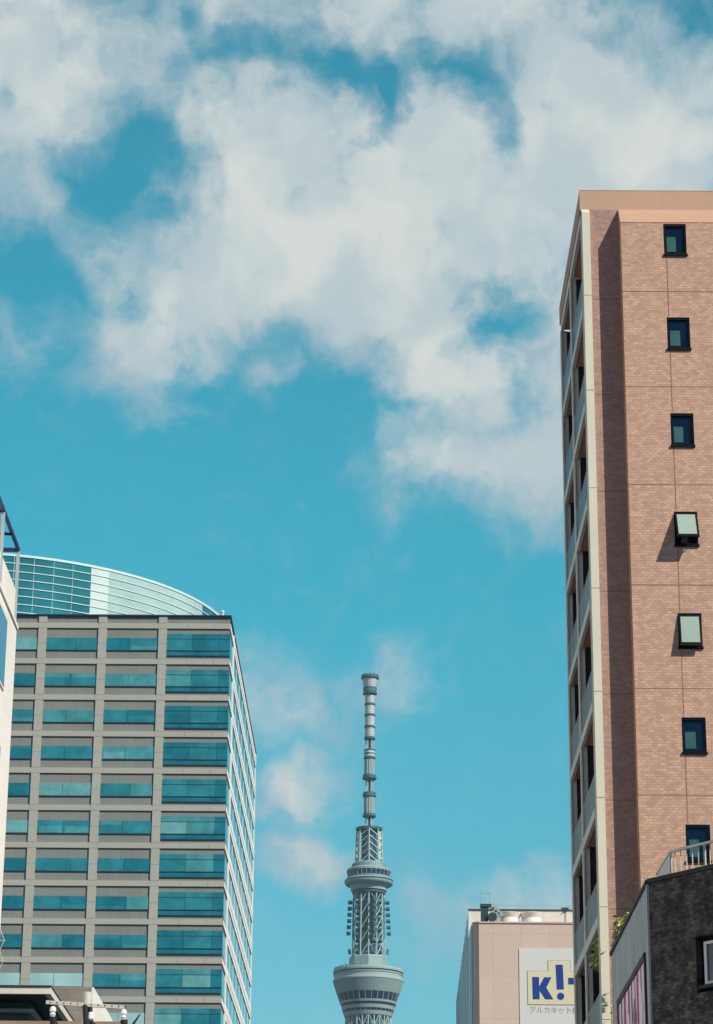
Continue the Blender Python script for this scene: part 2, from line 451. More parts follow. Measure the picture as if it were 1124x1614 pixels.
M['concrete_pole'] = mat('pole_concrete', (.42, .41, .37), .8, .1, 2, streak=.25)
M['galv'] = mat('galvanised_steel', (.50, .49, .43), .5, .1, 3, spec=.5)
M['ceramic'] = mat('white_ceramic', (.75, .74, .70), .25, .04, 3)
M['rubber'] = mat('black_rubber', (.012, .012, .014), .6, .1, 3)
M['leaf'] = mat('leaf_yellow_green', (.30, .30, .08), .6, .35, 3)
M['leaf_light'] = mat('leaf_pale', (.50, .47, .20), .6, .3, 3)
M['bark'] = mat('bark', (.10, .08, .06), .9, .2, 6)
M['pot'] = mat('terracotta', (.28, .12, .07), .8, .1, 3)

# ================================================================== SETTING: ground, road, pavements
g = MB(); g.quad((-9000, -3000, 0), (9000, -3000, 0), (9000, 15000, 0), (-9000, 15000, 0))
tag(g.build('ground', M['ground']), kind='structure')
g = MB(); g.quad((-5.2, -200, .004), (3.4, -200, .004), (3.4, 900, .004), (-5.2, 900, .004))
tag(g.build('road', M['asphalt']), kind='structure')
for x0, x1 in ((-8.2, -5.2), (3.4, 5.2)):
    g = MB(); g.box(x0, x1, -200, 900, -.1, .13)
    tag(g.build('pavement', M['paving']), kind='structure')
g = MB()
for i in range(60):
    g.quad((-.97, -100 + i * 10, .008), (-.83, -100 + i * 10, .008), (-.83, -95 + i * 10, .008), (-.97, -95 + i * 10, .008))
tag(g.build('road_marking', M['line_paint']), kind='structure')

# ================================================================== SKYTREE-LIKE BROADCAST TOWER (2.15 km away)
TX, TY = 3.35, 2154.
tower = thing('broadcast_tower', (TX, TY, 0), 'tall grey broadcasting tower with two round decks and a ringed antenna mast', 'tower')
def ring_pt(r, a, z):
    return (TX + r * math.sin(a), TY - r * math.cos(a), z)
def lattice(mb, levels, n, rt, rd, phase=0., chevron=True, hoop=True):
    """levels: (z, r) from the bottom; n uprights; chevrons in every second bay fan from alternate posts"""
    for (z0, r0), (z1, r1) in zip(levels, levels[1:]):
        for k in range(n):
            a = phase + 2 * math.pi * k / n; b = phase + 2 * math.pi * (k + 1) / n
            mb.tube(ring_pt(r0, a, z0), ring_pt(r1, a, z1), rt, n=6, cap=False)
            if chevron:
                if k % 2 == 0: mb.tube(ring_pt(r1, a, z1), ring_pt(r0, b, z0), rd, n=5, cap=False)
                else: mb.tube(ring_pt(r1, b, z1), ring_pt(r0, a, z0), rd, n=5, cap=False)
            if hoop:
                mb.tube(ring_pt(r1, a, z1), ring_pt(r1, b, z1), rd * .9, n=5, cap=False)
    return mb
def lev(z0, r0, z1, r1, n):
    return [(z0 + (z1 - z0) * i / n, r0 + (r1 - r0) * i / n) for i in range(n + 1)]
C0 = (TX, TY)
# legs and shaft below the first deck
lattice(MB(), [(0, 40), (60, 34.5), (120, 30), (180, 26.5), (230, 24), (280, 21.5)] , 18, 1.0, .6).build('lattice_shaft', M['lattice'], tower)
lattice(MB(), lev(280, 19.5, 343, 18.6, 6), 24, .52, .36).build('lattice_neck', M['lattice'], tower)
MB().lathe(C0, [(30, 0), (20, 180), (15.2, 300), (15.2, 345)], 32).build('core', M['tower_core'], tower)
# first deck: an upturned cone of window bands and pale rings
deck = MB().lathe(C0, [(17.5, 341), (19.4, 342.0), (19.9, 344.6), (20.0, 346.6)], 72).build('observation_deck', M['tower_grey'], tower, smooth=False)
MB().lathe(C0, [(19.6, 342.0), (20.75, 345.0), (19.5, 345)], 72, closed=False).build('deck_ring', M['tower_rib'], deck)
def band(r0, z0, r1, z1, m, name, par, inset=0., also=()):
    MB().lathe(C0, [(r0 - inset - 2, z0), (r0 - inset, z0), (r1 - inset, z1), (r1 - inset - 2, z1)], 72, closed=False).build(name, m, par, also=also)
def cone_r(z):
    return 19.75 + (z - 342.2) * (29.3 - 19.75) / (371 - 342.2)
mm = MB()
for k in range(30):
    a = 2 * math.pi * (k + .5) / 30
    mm.bar(ring_pt(cone_r(353.7) - .2, a, 353.7), ring_pt(cone_r(360.4) - .2, a, 360.4), .42, .5)
mq = MB()
for k in range(30):
    a = 2 * math.pi * (k + .5) / 30
    mq.bar(ring_pt(cone_r(344.9) - .2, a, 344.9), ring_pt(cone_r(347.3) - .2, a, 347.3), .3, .4)
mr = MB()
for k in range(120):
    a = 2 * math.pi * k / 120
    mr.bar(ring_pt(cone_r(361.0) + .03, a, 361.0), ring_pt(cone_r(370.8) + .03, a, 370.8), .5, .3)
PAT = {345.0: [(mq, M['tower_rib'])], 353.9: [(mm, M['tower_rib'])], 360.2: [(mr, M['tower_rib'])]}
for z0, z1, m, nm, ins in ((345.0, 347.2, 'tower_window', 'window_band', .25), (347.2, 349.9, 'tower_rib', 'deck_ring', 0), (349.9, 352.1, 'tower_window', 'window_band', .25),
                           (352.1, 353.9, 'tower_rib', 'deck_ring', 0), (353.9, 360.2, 'tower_window', 'window_band', .3), (360.2, 371.2, 'tower_grey', 'ribbed_wall', 0)):
    band(cone_r(z0), z0, cone_r(z1), z1, M[m], nm, deck, ins, PAT.get(z0, ()))
MB().lathe(C0, [(27.6, 371.2), (29.5, 370.6), (29.45, 371.9), (28.4, 372.5), (28.4, 375.4)], 72, closed=False).build('rim', M['tower_rib'], deck)
MB().lathe(C0, [(28.3, 375.4), (28.9, 375.6), (29.05, 376.6), (28.2, 376.8)], 72, closed=False).build('rim', M['tower_rib'], deck)
MB().lathe(C0, [(28.2, 376.7), (28.4, 376.8), (28.4, 377.9), (28.2, 378)], 72, closed=False).build('dark_gap', M['tower_dark'], deck)  # recessed dark ring between the pale rims
mm = MB()
for k in range(30):
    a = -1.75 + .055 * k + random.uniform(-.02, .02)
    h = random.uniform(.6, 1.9)
    p = ring_pt(28.2, a, 380.2); mm.box(p[0] - .35, p[0] + .35, p[1] - .35, p[1] + .35, 380.2, 380.6 + h)
MB().lathe(C0, [(28.2, 377.9), (29.2, 378.0), (29.25, 379.9), (28.6, 380.6), (16, 381.5), (10, 381.6)], 72, closed=False).build('deck_roof', M['tower_rib'], deck, also=[(mm, M['tower_dark'])])
MB().lathe(C0, [(16.6, 381.5), (15.9, 390.6), (15.3, 391.8), (9, 392)], 8, closed=False).build('shaft_base', M['tower_grey'], tower)
# shaft between the decks
MB().lathe(C0, [(8.6, 391.5), (8.0, 447)], 24).build('inner_shaft', M['tower_core'], tower)
lattice(MB(), lev(391.2, 13.5, 447, 12.6, 5), 12, .54, .34, hoop=False).build('lattice_shaft', M['lattice'], tower)
hh = MB()
for z, r in lev(391.2, 11.2, 447, 10.4, 12)[1:]:
    hh.lathe(C0, [(r - 1.2, z - .6), (r + .4, z - .6), (r + .4, z + .6), (r - 1.2, z + .6)], 24, closed=False)
hh.build('service_ring', M['tower_dark'], tower)
for a in (R(90), R(-90), R(19), R(-150), R(150)):
    for j in range(6):
        z = 411.6 + 5.2 * j
        rr = 15.4 + (5 - j) * .25
        p = MB()
        p.tube(ring_pt(rr - 1.6, a, z), ring_pt(rr + 1.9, a, z - .2), 1.55, 1.75, n=12)
        p.build('antenna_pod', M['tower_dark'], tower)
br = MB()
for a in (R(90), R(-90), R(19), R(-150), R(150)):
    br.tube(ring_pt(13.1, a, 407), ring_pt(12.8, a, 441), .8, n=6)
    br.tube(ring_pt(15.6, a, 394), ring_pt(16.2, a, 398.2), 1.2, n=8)
br.build('pod_rack', M['tower_core'], tower)
# second deck with the ring tube
up = MB().lathe(C0, [(10, 444.4), (13.8, 444.6), (14.2, 447.2), (12, 447.3)], 64, closed=False).build('upper_deck', M['tower_dark'], tower)
MB().lathe(C0, [(13.5, 447), (15.0, 447), (15.5, 449.2), (16.1, 451.7), (14, 452)], 64, closed=False).build('deck_ring', M['tower_rib'], up)
tb = [(18.1 + 2.35 * math.cos(t), 454.5 + 2.9 * math.sin(t)) for t in [R(-100 + 20 * i) for i in range(13)]]
MB().lathe(C0, [(15.6, 451.5)] + tb + [(15.6, 457.4)], 64, closed=False).build('ring_tube', M['tower_grey'], up, smooth=True)
gl_ = MB(); gl_.lathe(C0, [(20.0, 454.6), (20.5, 454.7), (20.5, 455.7), (20.0, 456)], 64, closed=False); gl_.build('window_band', M['tower_window'], up)
MB().lathe(C0, [(17.2, 457.2), (17.9, 458.6), (17.6, 458.8)], 64, closed=False).build('deck_ring', M['tower_rib'], up)
mm = MB()
for k in range(28):
    a = 2 * math.pi * (k + .5) / 28
    mm.bar(ring_pt(17.65, a, 458.5), ring_pt(18.2, a, 463), .55, .4)
MB().lathe(C0, [(17.4, 458.6), (18.0, 462.9), (17.6, 463)], 64, closed=False).build('window_band', M['tower_window'], up, also=[(mm, M['tower_grey'])])
mm = MB()
for k in range(48):
    a = 2 * math.pi * k / 48
    mm.bar(ring_pt(14.35, a, 467.0), ring_pt(14.0, a, 469.6), .5, .3)
MB().lathe(C0, [(17.4, 462.8), (18.6, 463), (18.6, 464.6), (17.6, 465.6), (14.4, 466.6), (13.9, 470.0), (13.2, 470.7), (9, 471)], 64, closed=False).build('deck_roof', M['tower_grey'], up, also=[(mm, M['tower_core'])])
# lattice head
MB().lathe(C0, [(6.4, 470.5), (6.2, 499)], 24).build('inner_shaft', M['tower_dark'], tower)
lattice(MB(), lev(470.5, 11.2, 498.8, 10.6, 5), 8, .62, .5, hoop=False).build('lattice_head', M['lattice'], tower)
pn = MB()
for k in range(8):
    if k in (0, 7): continue
    a0 = 2 * math.pi * (k + .22) / 8; a1 = 2 * math.pi * (k + .78) / 8
    for j in range(3):
        z0 = 474 + j * 8.3
        pn.hexa([ring_pt(9.6, a0, z0), ring_pt(9.6, a1, z0), ring_pt(9.9, a1, z0), ring_pt(9.9, a0, z0)],
                [ring_pt(9.6, a0, z0 + 6.8), ring_pt(9.6, a1, z0 + 6.8), ring_pt(9.9, a1, z0 + 6.8), ring_pt(9.9, a0, z0 + 6.8)])
pn.build('antenna_panel', M['tower_radome'], tower)
MB().lathe(C0, [(9.4, 498.6), (11.2, 498.8), (11.4, 500.8), (3, 501)], 48, closed=False).build('ring_platform', M['tower_dark'], tower)
# antenna mast: radomes, ribbed cylinders, open post bays, dark ring platforms
def radome(z0, r0, z1, r1, m='tower_radome', name='radome', n=20):
    q = MB()
    k = max(1, int((z1 - z0) / 1.3))
    for i in range(1, k):
        z = z0 + (z1 - z0) * i / k; r = r0 + (r1 - r0) * i / k
        q.lathe(C0, [(r - .2, z - .12), (r + .14, z - .12), (r + .14, z + .12), (r - .2, z + .12)], n, closed=False)
    MB().lathe(C0, [(r0, z0), (r1, z1)], n).build(name, M[m], tower, also=[(q, M['tower_grey'])])
def ribbed(z0, z1, r):
    o = MB(); o.lathe(C0, [(r - .35, z0), (r - .35, z1)], 20); o = o.build('mast_segment', M['tower_grey'], tower)
    q = MB()
    for k in range(14):
        a = 2 * math.pi * k / 14
        q.bar(ring_pt(r - .2, a, z0), ring_pt(r - .2, a, z1), .75, .5)
    for j in range(1, 6):
        z = z0 + (z1 - z0) * j / 6
        q.lathe(C0, [(r - .5, z - .18), (r + .05, z - .18), (r + .05, z + .18), (r - .5, z + .18)], 20, closed=False)
    q.build('rib', M['lattice'], o)
def posts(z0, z1, r, n=6):
    o = MB(); o.lathe(C0, [(r * .42, z0), (r * .42, z1)], 12); o = o.build('mast_segment', M['tower_dark'], tower)
    q = MB()
    for k in range(n):
        q.tube(ring_pt(r, R(30) + 2 * math.pi * k / n, z0), ring_pt(r, R(30) + 2 * math.pi * k / n, z1), .5, n=6)
    q.build('post', M['lattice'], o)
def platform(z0, z1, r, ri=3., ledge=.75):
    MB().lathe(C0, [(ri, z0 - .5), (r * .88, z0 - .2), (r, z0 + .3), (r, z0 + ledge), (r * .93, z0 + ledge), (r * .93, z1), (ri, z1)], 32, closed=False).build('ring_platform', M['tower_dark'], tower)
posts(500.8, 511.8, 3.0)
platform(510.6, 513.2, 5.8)
ribbed(513.0, 528.6, 4.6)
platform(528.0, 531.8, 5.7, ledge=2.6)
posts(531.6, 544.6, 2.9)
platform(543.4, 547.0, 6.1, ledge=1.2)
ribbed(546.8, 561.4, 4.45)
platform(561.0, 563.2, 5.2)
radome(563.0, 4.6, 565.2, 4.6)
platform(565.0, 566.2, 5.0)
radome(566.0, 4.6, 568.2, 4.6)
platform(568.0, 569.4, 5.0)
posts(569.2, 579.0, 3.2)
platform(578.4, 580.6, 4.85)
for za, zb in ((580.4, 588.6), (590.4, 598.8), (600.6, 608.2), (610.2, 617.2)):
    radome(za, 4.15, zb, 4.15)
for z in (588.4, 598.8, 608.4):
    platform(z, z + 2.0, 4.85)
posts(616.8, 619.6, 4.0, 8)
platform(618.4, 620.2, 6.3)
MB().lathe(C0, [(4.8, 620), (5.6, 621), (6.0, 623.4), (5, 624)], 32, closed=False).build('ring_platform', M['tower_core'], tower)
platform(623.0, 624.6, 6.1)
radome(624.5, 5.5, 633.0, 6.5, n=14)
platform(632.2, 635.0, 7.7, ledge=1.9)
tip = MB()
for k in range(12):
    a = 2 * math.pi * k / 12
    tip.tube(ring_pt(6.6, a, 634.6), ring_pt(6.6, a, 635.9), .8, n=6)
tip.build('tip_damper', M['tower_dark'], tower)

# ================================================================== OFFICE TOWER (left, 266 m away)
office = thing('office_tower', (-35, 290, 0), 'grey gridded office tower with teal ribbon windows and curved glass screen on its roof', 'office building')
OY = 266.
EX0, EX1 = -14.59, -14.12                     # the east face drifts half a metre over its depth
OTOP = 86.5
ZB = [85.28 - 3.997 * k for k in range(21)]   # beam centres
COLS = [(-60.9, -60.0), (-54.5, -53.6), (-48.05, -47.15), (-41.6, -40.7), (-35.2, -34.3), (-28.76, -27.86), (-22.3, -21.4)]
WEST = -66.
b = MB(); b.prism([(WEST, OY + .16), (EX0 - .12, OY + .16), (EX1 - .12, 324), (WEST, 324)], 0, OTOP - .145)
b.build('wall', M['spandrel'], office)
gr = MB()
for (x0, x1) in COLS:
    gr.box(x0, x1, OY, OY + .3, 0, OTOP - .15)
xs = [WEST] + [v for c in COLS for v in c] + [EX0]
for z in ZB:
    for i in range(0, len(xs), 2):
        gr.box(xs[i] + (.0 if i == 0 else .001), xs[i + 1] - .001, OY + .012, OY + .3, z - .29, z + .29)
jl = MB()
for (x0, x1) in COLS:
    for z in ZB:
        for dz in (-.3, .3):
            jl.box(x0 + .002, x1 - .002, OY - .004, OY + .05, z + dz - .025, z + dz + .025)
    for z in ZB: jl.box(x0 + .002, x1 - .002, OY - .004, OY + .05, z - 2.02, z - 1.98)
for z in ZB:
    for xx in (-14.59 - 1.75, -14.59 - 4.6):
        jl.box(xx - .02, xx + .02, OY + .006, OY + .06, z - .28, z + .28)
gr.build('facade_grid', M['grid'], office, also=[(jl, M['spandrel'])])
cp = MB(); cp.box(WEST, EX0 + .08, OY - .1, OY + .5, OTOP - .14, OTOP); cp.hexa([(EX0 - .4, OY + .5, OTOP - .14), (EX0 + .08, OY + .5, OTOP - .14), (EX1 + .08, 324.2, OTOP - .14), (EX1 - .4, 324.2, OTOP - .14)], [(EX0 - .4, OY + .5, OTOP), (EX0 + .08, OY + .5, OTOP), (EX1 + .08, 324.2, OTOP), (EX1 - .4, 324.2, OTOP)])
cp.build('roof_edge', M['sill_line'], office)
rnd = random.Random(5)
def pick():
    return rnd.choices(range(4), (4, 5, 2.2, .9))[0]
# three bays with one ribbon window each per floor
for bi in range(3):
    bx0 = COLS[3 + bi][1]; bx1 = COLS[4 + bi][0]
    for k in range(11):
        z1 = ZB[k] - 1.36; z0 = ZB[k] - 2.70
        f = MB(); f.box(bx0 + .02, bx1 - .02, OY + .06, OY + .155, z0 - .11, z0)
        w = f.build('window', M['sill_line'], office)
        mid = (bx0 + bx1) / 2 + rnd.choice((0, 0, -.3, .4))
        a = pick(); c = a if rnd.random() < .55 else pick()
        if (k == 9 and bi < 2) or (k == 10 and bi == 2): a = c = 4  # pale panes: a white reflection put into the glass colour
        for x0, x1, v in ((bx0 + .02, mid - .02, a), (mid + .02, bx1 - .02, c)):
            p = MB(); p.box(x0, x1, OY + .10, OY + .155, z0, z1)
            p.build('pane', GL[v], w)
            if rnd.random() < .38 and v < 4:                       # half-drawn blind seen as a paler strip
                h = rnd.choice((.3, .45, .7)); p = MB()
                if rnd.random() < .5: p.box(x0 + .2, x1 - .2, OY + .092, OY + .098, z0 + .02, z0 + h)
                else: p.box(x0 + .1, x1 - .1, OY + .092, OY + .098, z1 - h, z1 - .03)
                p.build('blind', GL[min(3, v + 1)], w)
# the glazed corner bay: three rows of glass per floor
cx0, cx1 = COLS[6][1], EX0
for k in range(11):
    zt = ZB[k]
    f = MB()
    for z in (zt - 2.74, zt - 3.33): f.box(cx0 + .02, cx1, OY + .05, OY + .155, z - .05, z + .035)
    f.box(cx0 + .02, cx1, OY + .08, OY + .155, zt - 1.46, zt - 1.41)
    w = f.build('corner_window', M['sill_line'], office)
    cuts = [cx0 + .02, cx0 + 2.75, cx1 - 1.15, cx1]
    for i in range(3):
        v = pick() if i < 2 else 0
        for j, (z0, z1) in enumerate(((zt - 3.26, zt - 2.81), (zt - 2.69, zt - 1.46), (zt - 1.41, zt - .86))):
            p = MB(); p.box(cuts[i] + .015, cuts[i + 1] - .015, OY + .10, OY + .155, z0, z1)
            p.build('pane', GL[(v if j == 1 else (0 if j == 0 else min(2, v)))], w)
# east face: pale floor bands and columns standing proud of slot-like ribbon windows
def E_(s, out, z):
    return (EX0 + (EX1 - EX0) * s / 58 + out, OY + s, z)
def ebox(mb, s0, s1, o0, o1, z0, z1):
    mb.hexa([E_(s0, o0, z0), E_(s0, o1, z0), E_(s1, o1, z0), E_(s1, o0, z0)], [E_(s0, o0, z1), E_(s0, o1, z1), E_(s1, o1, z1), E_(s1, o0, z1)])
eg = MB(); ecol = [(6.3 + 6.45 * i, 7.1 + 6.45 * i) for i in range(8)] + [(57.2, 58)]
for c0, c1 in (ecol[0], ecol[-1]):
    q = MB(); ebox(q, c0, c1, -.1, .045, 0, OTOP - .3); q.build('side_column', M['side_grid'], office)
es = [0.31, ecol[0][0]]
for z in ZB:
    for i in range(0, len(es) - 1, 2):
        ebox(eg, es[i] + .002, es[i + 1] - .002, -.1, .05 if i else .02, z - .3, z + .3)
ep = MB()
for z in ZB: 
    ebox(ep, 7.2, 57.9, -.1, .06, z - .9, z - .32); ebox(ep, 7.2, 57.9, -.1, .10, z - .3, z + .25); ebox(ep, 7.2, 57.9, -.1, .02, z + .27, z + .75)
for c0, c1 in ecol[1:-1]:
    for z in ZB[:-1]: ebox(ep, c0 + .3, c0 + .5, -.1, -.01, z - 3.2, z - .92)
ep.build('side_wall', M['side_grid'], office, also=[(eg, M['side_grid'])])
for k in range(12):
    p = MB(); ebox(p, .31, 6.28, -.125, -.05, ZB[k] - 3.3, ZB[k] - .86); ebox(p, 7.12, 57.1, -.125, -.03, ZB[k] - 3.2, ZB[k] - .92)
    p.build('side_window', GL[1], office)
# curved glass screen on the roof (a drum, nearest behind the hidden left part)
DC = (-49., 312.); DR = 32.; DZ0, DZ1 = 85., 98.4
screen = MB()
def drum_pt(r, ph, z):
    return (DC[0] + r * math.sin(ph), DC[1] - r * math.cos(ph), z)
PH = [R(-30 + 4.15 * i) for i in range(29)]
for j in range(14):
    z = DZ1 - .97 * j
    for a, c in zip(PH, PH[1:]):
        t = .045 if j else .14
        screen.hexa([drum_pt(DR - .1, a, z - t), drum_pt(DR + .12, a, z - t), drum_pt(DR + .12, c, z - t), drum_pt(DR - .1, c, z - t)],
                    [drum_pt(DR - .1, a, z + t), drum_pt(DR + .12, a, z + t), drum_pt(DR + .12, c, z + t), drum_pt(DR - .1, c, z + t)])
for i, a in enumerate(PH):
    screen.tube(drum_pt(DR, a, DZ0), drum_pt(DR, a, DZ1), .05, n=4)
screen = screen.build('glass_screen', M['drum_rail'], office)
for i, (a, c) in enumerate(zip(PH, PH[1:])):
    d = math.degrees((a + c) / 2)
    m = M['drum_dark'] if d < 33 else (M['drum_white'] if d < 38 else M['drum_pale'])  # pane colours hold the reflections: deep teal, then sunlit cloud
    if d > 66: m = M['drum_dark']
    p = MB(); p.hexa([drum_pt(DR - .03, a, DZ0), drum_pt(DR + .03, a, DZ0), drum_pt(DR + .03, c, DZ0), drum_pt(DR - .03, c, DZ0)],
                     [drum_pt(DR - .03, a, DZ1), drum_pt(DR + .03, a, DZ1), drum_pt(DR + .03, c, DZ1), drum_pt(DR - .03, c, DZ1)])
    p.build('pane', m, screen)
roof = MB(); roof.box(-60, -20, 290, 320, OTOP - .3, 91); roof.build('plant_room', M['spandrel'], office)
p = MB(); p.tube((-15.55, 267.2, 86.5), (-15.55, 267.2, 87.15), .13); p.ball((-15.55, 267.2, 87.25), .2)
tag(p.build('roof_lamp', M['hood']), 'tiny pale warning lamp standing on the right roof corner of the gridded office tower', 'lamp')

# ================================================================== SHOPPING BUILDING with the wall sign (right of centre, 280 m away)
mall = thing('shopping_building', (20, 300, 0), 'beige panelled shopping building with pale blue side and set-back white upper storey', 'shopping building')
fw = MB(); fw.prism([(11.78, 280.68), (12.42, 280), (42, 280), (42, 287.9), (11.78, 287.9)], 0, 56.1)
fw = fw.build('front_wall', M['mall_wall'], mall)
ch = MB(); ch.hexa([(11.74, 280.68, 0), (12.40, 279.97, 0), (12.43, 280, 0), (11.78, 280.7, 0)], [(11.74, 280.68, 56.1), (12.40, 279.97, 56.1), (12.43, 280, 56.1), (11.78, 280.7, 56.1)])
ch.build('corner_strip', M['mall_chamfer'], mall)
c = MB(); c.prism([(11.66, 280.66), (12.38, 279.9), (42, 279.9), (42, 280.3), (12.5, 280.3), (11.95, 280.9)], 56.1, 56.28); c.build('parapet_cap', M['mall_chamfer'], mall)
rw = MB(); rw.box(11.65, 42, 288, 289, 0, 59.1); rw.build('upper_storey', M['mall_white'], mall)
c = MB(); c.box(11.55, 42, 287.9, 288.3, 59.1, 59.24); c.build('roof_edge', M['steel_dark'], mall)
sd = MB(); sd.prism([(11.58, 280.8), (11.74, 280.8), (11.74, 287.8), (11.58, 287.8)], 0, 56.05); sd.prism([(11.58, 287.82), (11.70, 287.82), (11.70, 289), (41, 289), (41, 350), (12.35, 350)], 0, 58.95)
q = MB()
for i in range(14):
    s = 283 + i * 4.9; x = 11.58 + max(0, (s - 288)) * .77 / 62
    q.box(x - .06, x + .02, s, s + .18, 0, 58.9 if s > 288 else 56)
sd.build('side_cladding', M['mall_side'], mall, also=[(q, M['steel_pale'])])
wsign = thing('wall_sign', (20, 279.9, 45), 'white wall sign with blue lettering on a pale yellow stepped panel', 'sign')
def FX(zx): return 16.70 + (820 + zx / 11.24 - 818) * .0686
def FZ(zy): return 53.37 - (1480 + zy / 11.24 - 1495) * .0686
p = MB(); p.box(16.7, 33.5, 279.93, 279.995, 41.5, 53.37); board = p.build('sign_board', M['sign_white'], wsign)
def flat(pts, y, th, name, m):
    q = MB(); q.slab_y([(FX(a), FZ(z)) for a, z in pts], y - th, y); return q.build(name, m, wsign)
step = [(125, 1155), (1290, 1155), (1290, 575), (880, 575), (880, 385), (492, 385), (492, 572), (125, 572)]
big = [(114, 1166), (1301, 1166), (1301, 564), (891, 564), (891, 374), (481, 374), (481, 561), (114, 561)]
flat(big, 279.926, .02, 'panel_outline', M['sign_grey'])
flat(step, 279.90, .02, 'yellow_panel', M['sign_yellow'])
flat([(205, 675), (325, 675), (325, 845), (415, 678), (545, 678), (450, 860), (570, 1065), (430, 1065), (330, 910), (330, 1065), (210, 1065)], 279.875, .02, 'letter', M['sign_blue'])
flat([(622, 455), (748, 455), (758, 890), (635, 890)], 279.875, .02, 'letter', M['sign_blue'])
flat([(700 + 63 * math.cos(t), 1010 - 63 * math.sin(t)) for t in [2 * math.pi * i / 24 for i in range(24)]], 279.875, .02, 'letter_dot', M['sign_blue'])
flat([(840, 685), (1190, 685), (1190, 800), (1078, 800), (1078, 1065), (952, 1065), (952, 800), (840, 800)], 279.875, .02, 'letter', M['sign_blue'])
def text_mesh(body, size, name, m, parent, loc, ext=.008, spacing=1.):
    cu = bpy.data.curves.new(name, 'FONT'); cu.body = body; cu.size = size; cu.extrude = ext; cu.space_character = spacing
    o = bpy.data.objects.new(name, cu); col.objects.link(o)
    dg = bpy.context.evaluated_depsgraph_get(); dg.update()
    me = bpy.data.meshes.new_from_object(o.evaluated_get(dg))
    bpy.data.objects.remove(o); bpy.data.curves.remove(cu)
    me.transform(Matrix.Rotation(R(90), 4, 'X'))
    me.materials.clear(); me.materials.append(m)
    r = bpy.data.objects.new(name, me); col.objects.link(r)
    r.parent = parent; r.location = Vector(loc) - parent.location
    return r
text_mesh('アルカキット錦糸町', .80, 'lettering', M['sign_grey'], wsign, (FX(140), 279.915, FZ(1300)), spacing=.93)
# rooftop things of the shopping building
cr = thing('roof_crane', (13.2, 283, 56), 'dark steel maintenance crane with ladder hoop on the beige building roof', 'crane')
q = MB()
for x in (12.72, 13.74): q.bar((x, 283, 58.6), (x, 283, 60.0), .07, .07)
q.bar((12.7, 283, 60.0), (13.76, 283, 60.0), .07, .07); q.build('ladder_hoop', M['steel_pale'], cr)
q = MB(); q.box(12.68, 13.9, 282.6, 283.4, 58.42, 58.75); q.box(12.75, 13.55, 282.7, 283.3, 55.4, 58.42); q.build('machine_housing', M['steel_dark'], cr)
q = MB(); q.slab_y([(13.9, 58.75), (13.9, 58.35), (14.55, 57.55), (15.35, 57.5), (14.3, 58.75)], 282.85, 283.15); arm = q.build('arm', M['steel_pale'], cr)
q = MB()
for x, z in ((14.12, 58.3), (14.42, 58.0), (14.72, 57.75)): q.tube((x, 282.82, z), (x, 282.86, z), .13, n=12)
q.build('hole', M['steel_dark'], arm)
q = MB(); q.tube((14.0, 282.4, 57.3), (14.0, 283.0, 57.3), .5, n=20); q.build('cable_drum', M['steel_dark'], cr)
q = MB(); q.tube((14.25, 282.55, 57.3), (14.25, 283.0, 57.3), .52, n=20); q.build('drum_flange', M['steel_pale'], cr)
def cowl(x, label):
    t = thing('fan_cowl', (x, 285, 55), label, 'roof fan', 'white fan cowls on the beige building roof')
    MB().lathe((x, 285), [(1.42, 55), (1.42, 56.6), (1.15, 57.1), (1.05, 57.6), (1.36, 58.12), (1.30, 58.16), (1.0, 57.7), (0.2, 57.4)], 32, closed=False).build('casing', M['hood'], t, smooth=False)
    MB().lathe((x, 285), [(.1, 57.3), (.95, 57.66)], 24, closed=True).build('fan_grille', M['hood_in'], t)
    return t
cowl(16.0, 'white round fan cowl on the beige roof, nearer the dark crane')
cowl(18.45, 'white round fan cowl on the beige roof, farther from the dark crane')
q = MB(); q.box(14.6, 19.6, 283.6, 283.7, 55.2, 57.02); 
tag(q.build('equipment_screen', M['mall_white']), 'low white screen in front of the fan cowls on the beige building roof', 'screen')
lt = thing('roof_floodlight', (22, 283, 56), 'dark floodlight on a pole at the roof edge beside the brown brick apartments', 'floodlight')
q = MB(); q.bar((22.0, 283, 56.0), (22.0, 283, 58.2), .22, .22); q.build('pole', M['steel_pale'], lt)
q = MB(); q.box(21.6, 22.4, 282.7, 283.3, 58.05, 58.42); q.build('lamp_head', M['steel_dark'], lt)
q = MB(); q.bar((21.4, 283, 57.6), (21.95, 283, 58.0), .1, .1); q.build('bracket', M['steel_pale'], lt)
rl = thing('roof_railing', (20, 288.6, 59), 'thin wire guard railing along the top of the white upper storey', 'railing')
q = MB(); q.bar((14.6, 288.6, 59.78), (41, 288.6, 59.78), .035, .035); q.bar((11.9, 288.6, 59.78), (12.8, 288.6, 59.78), .035, .035); q.build('rail', M['steel_pale'], rl)
q = MB()
for x in [11.9, 12.8] + [14.6 + 3.3 * i for i in range(9)]: q.bar((x, 288.6, 59.1), (x, 288.6, 59.78), .035, .035)
q.build('post', M['steel_pale'], rl)

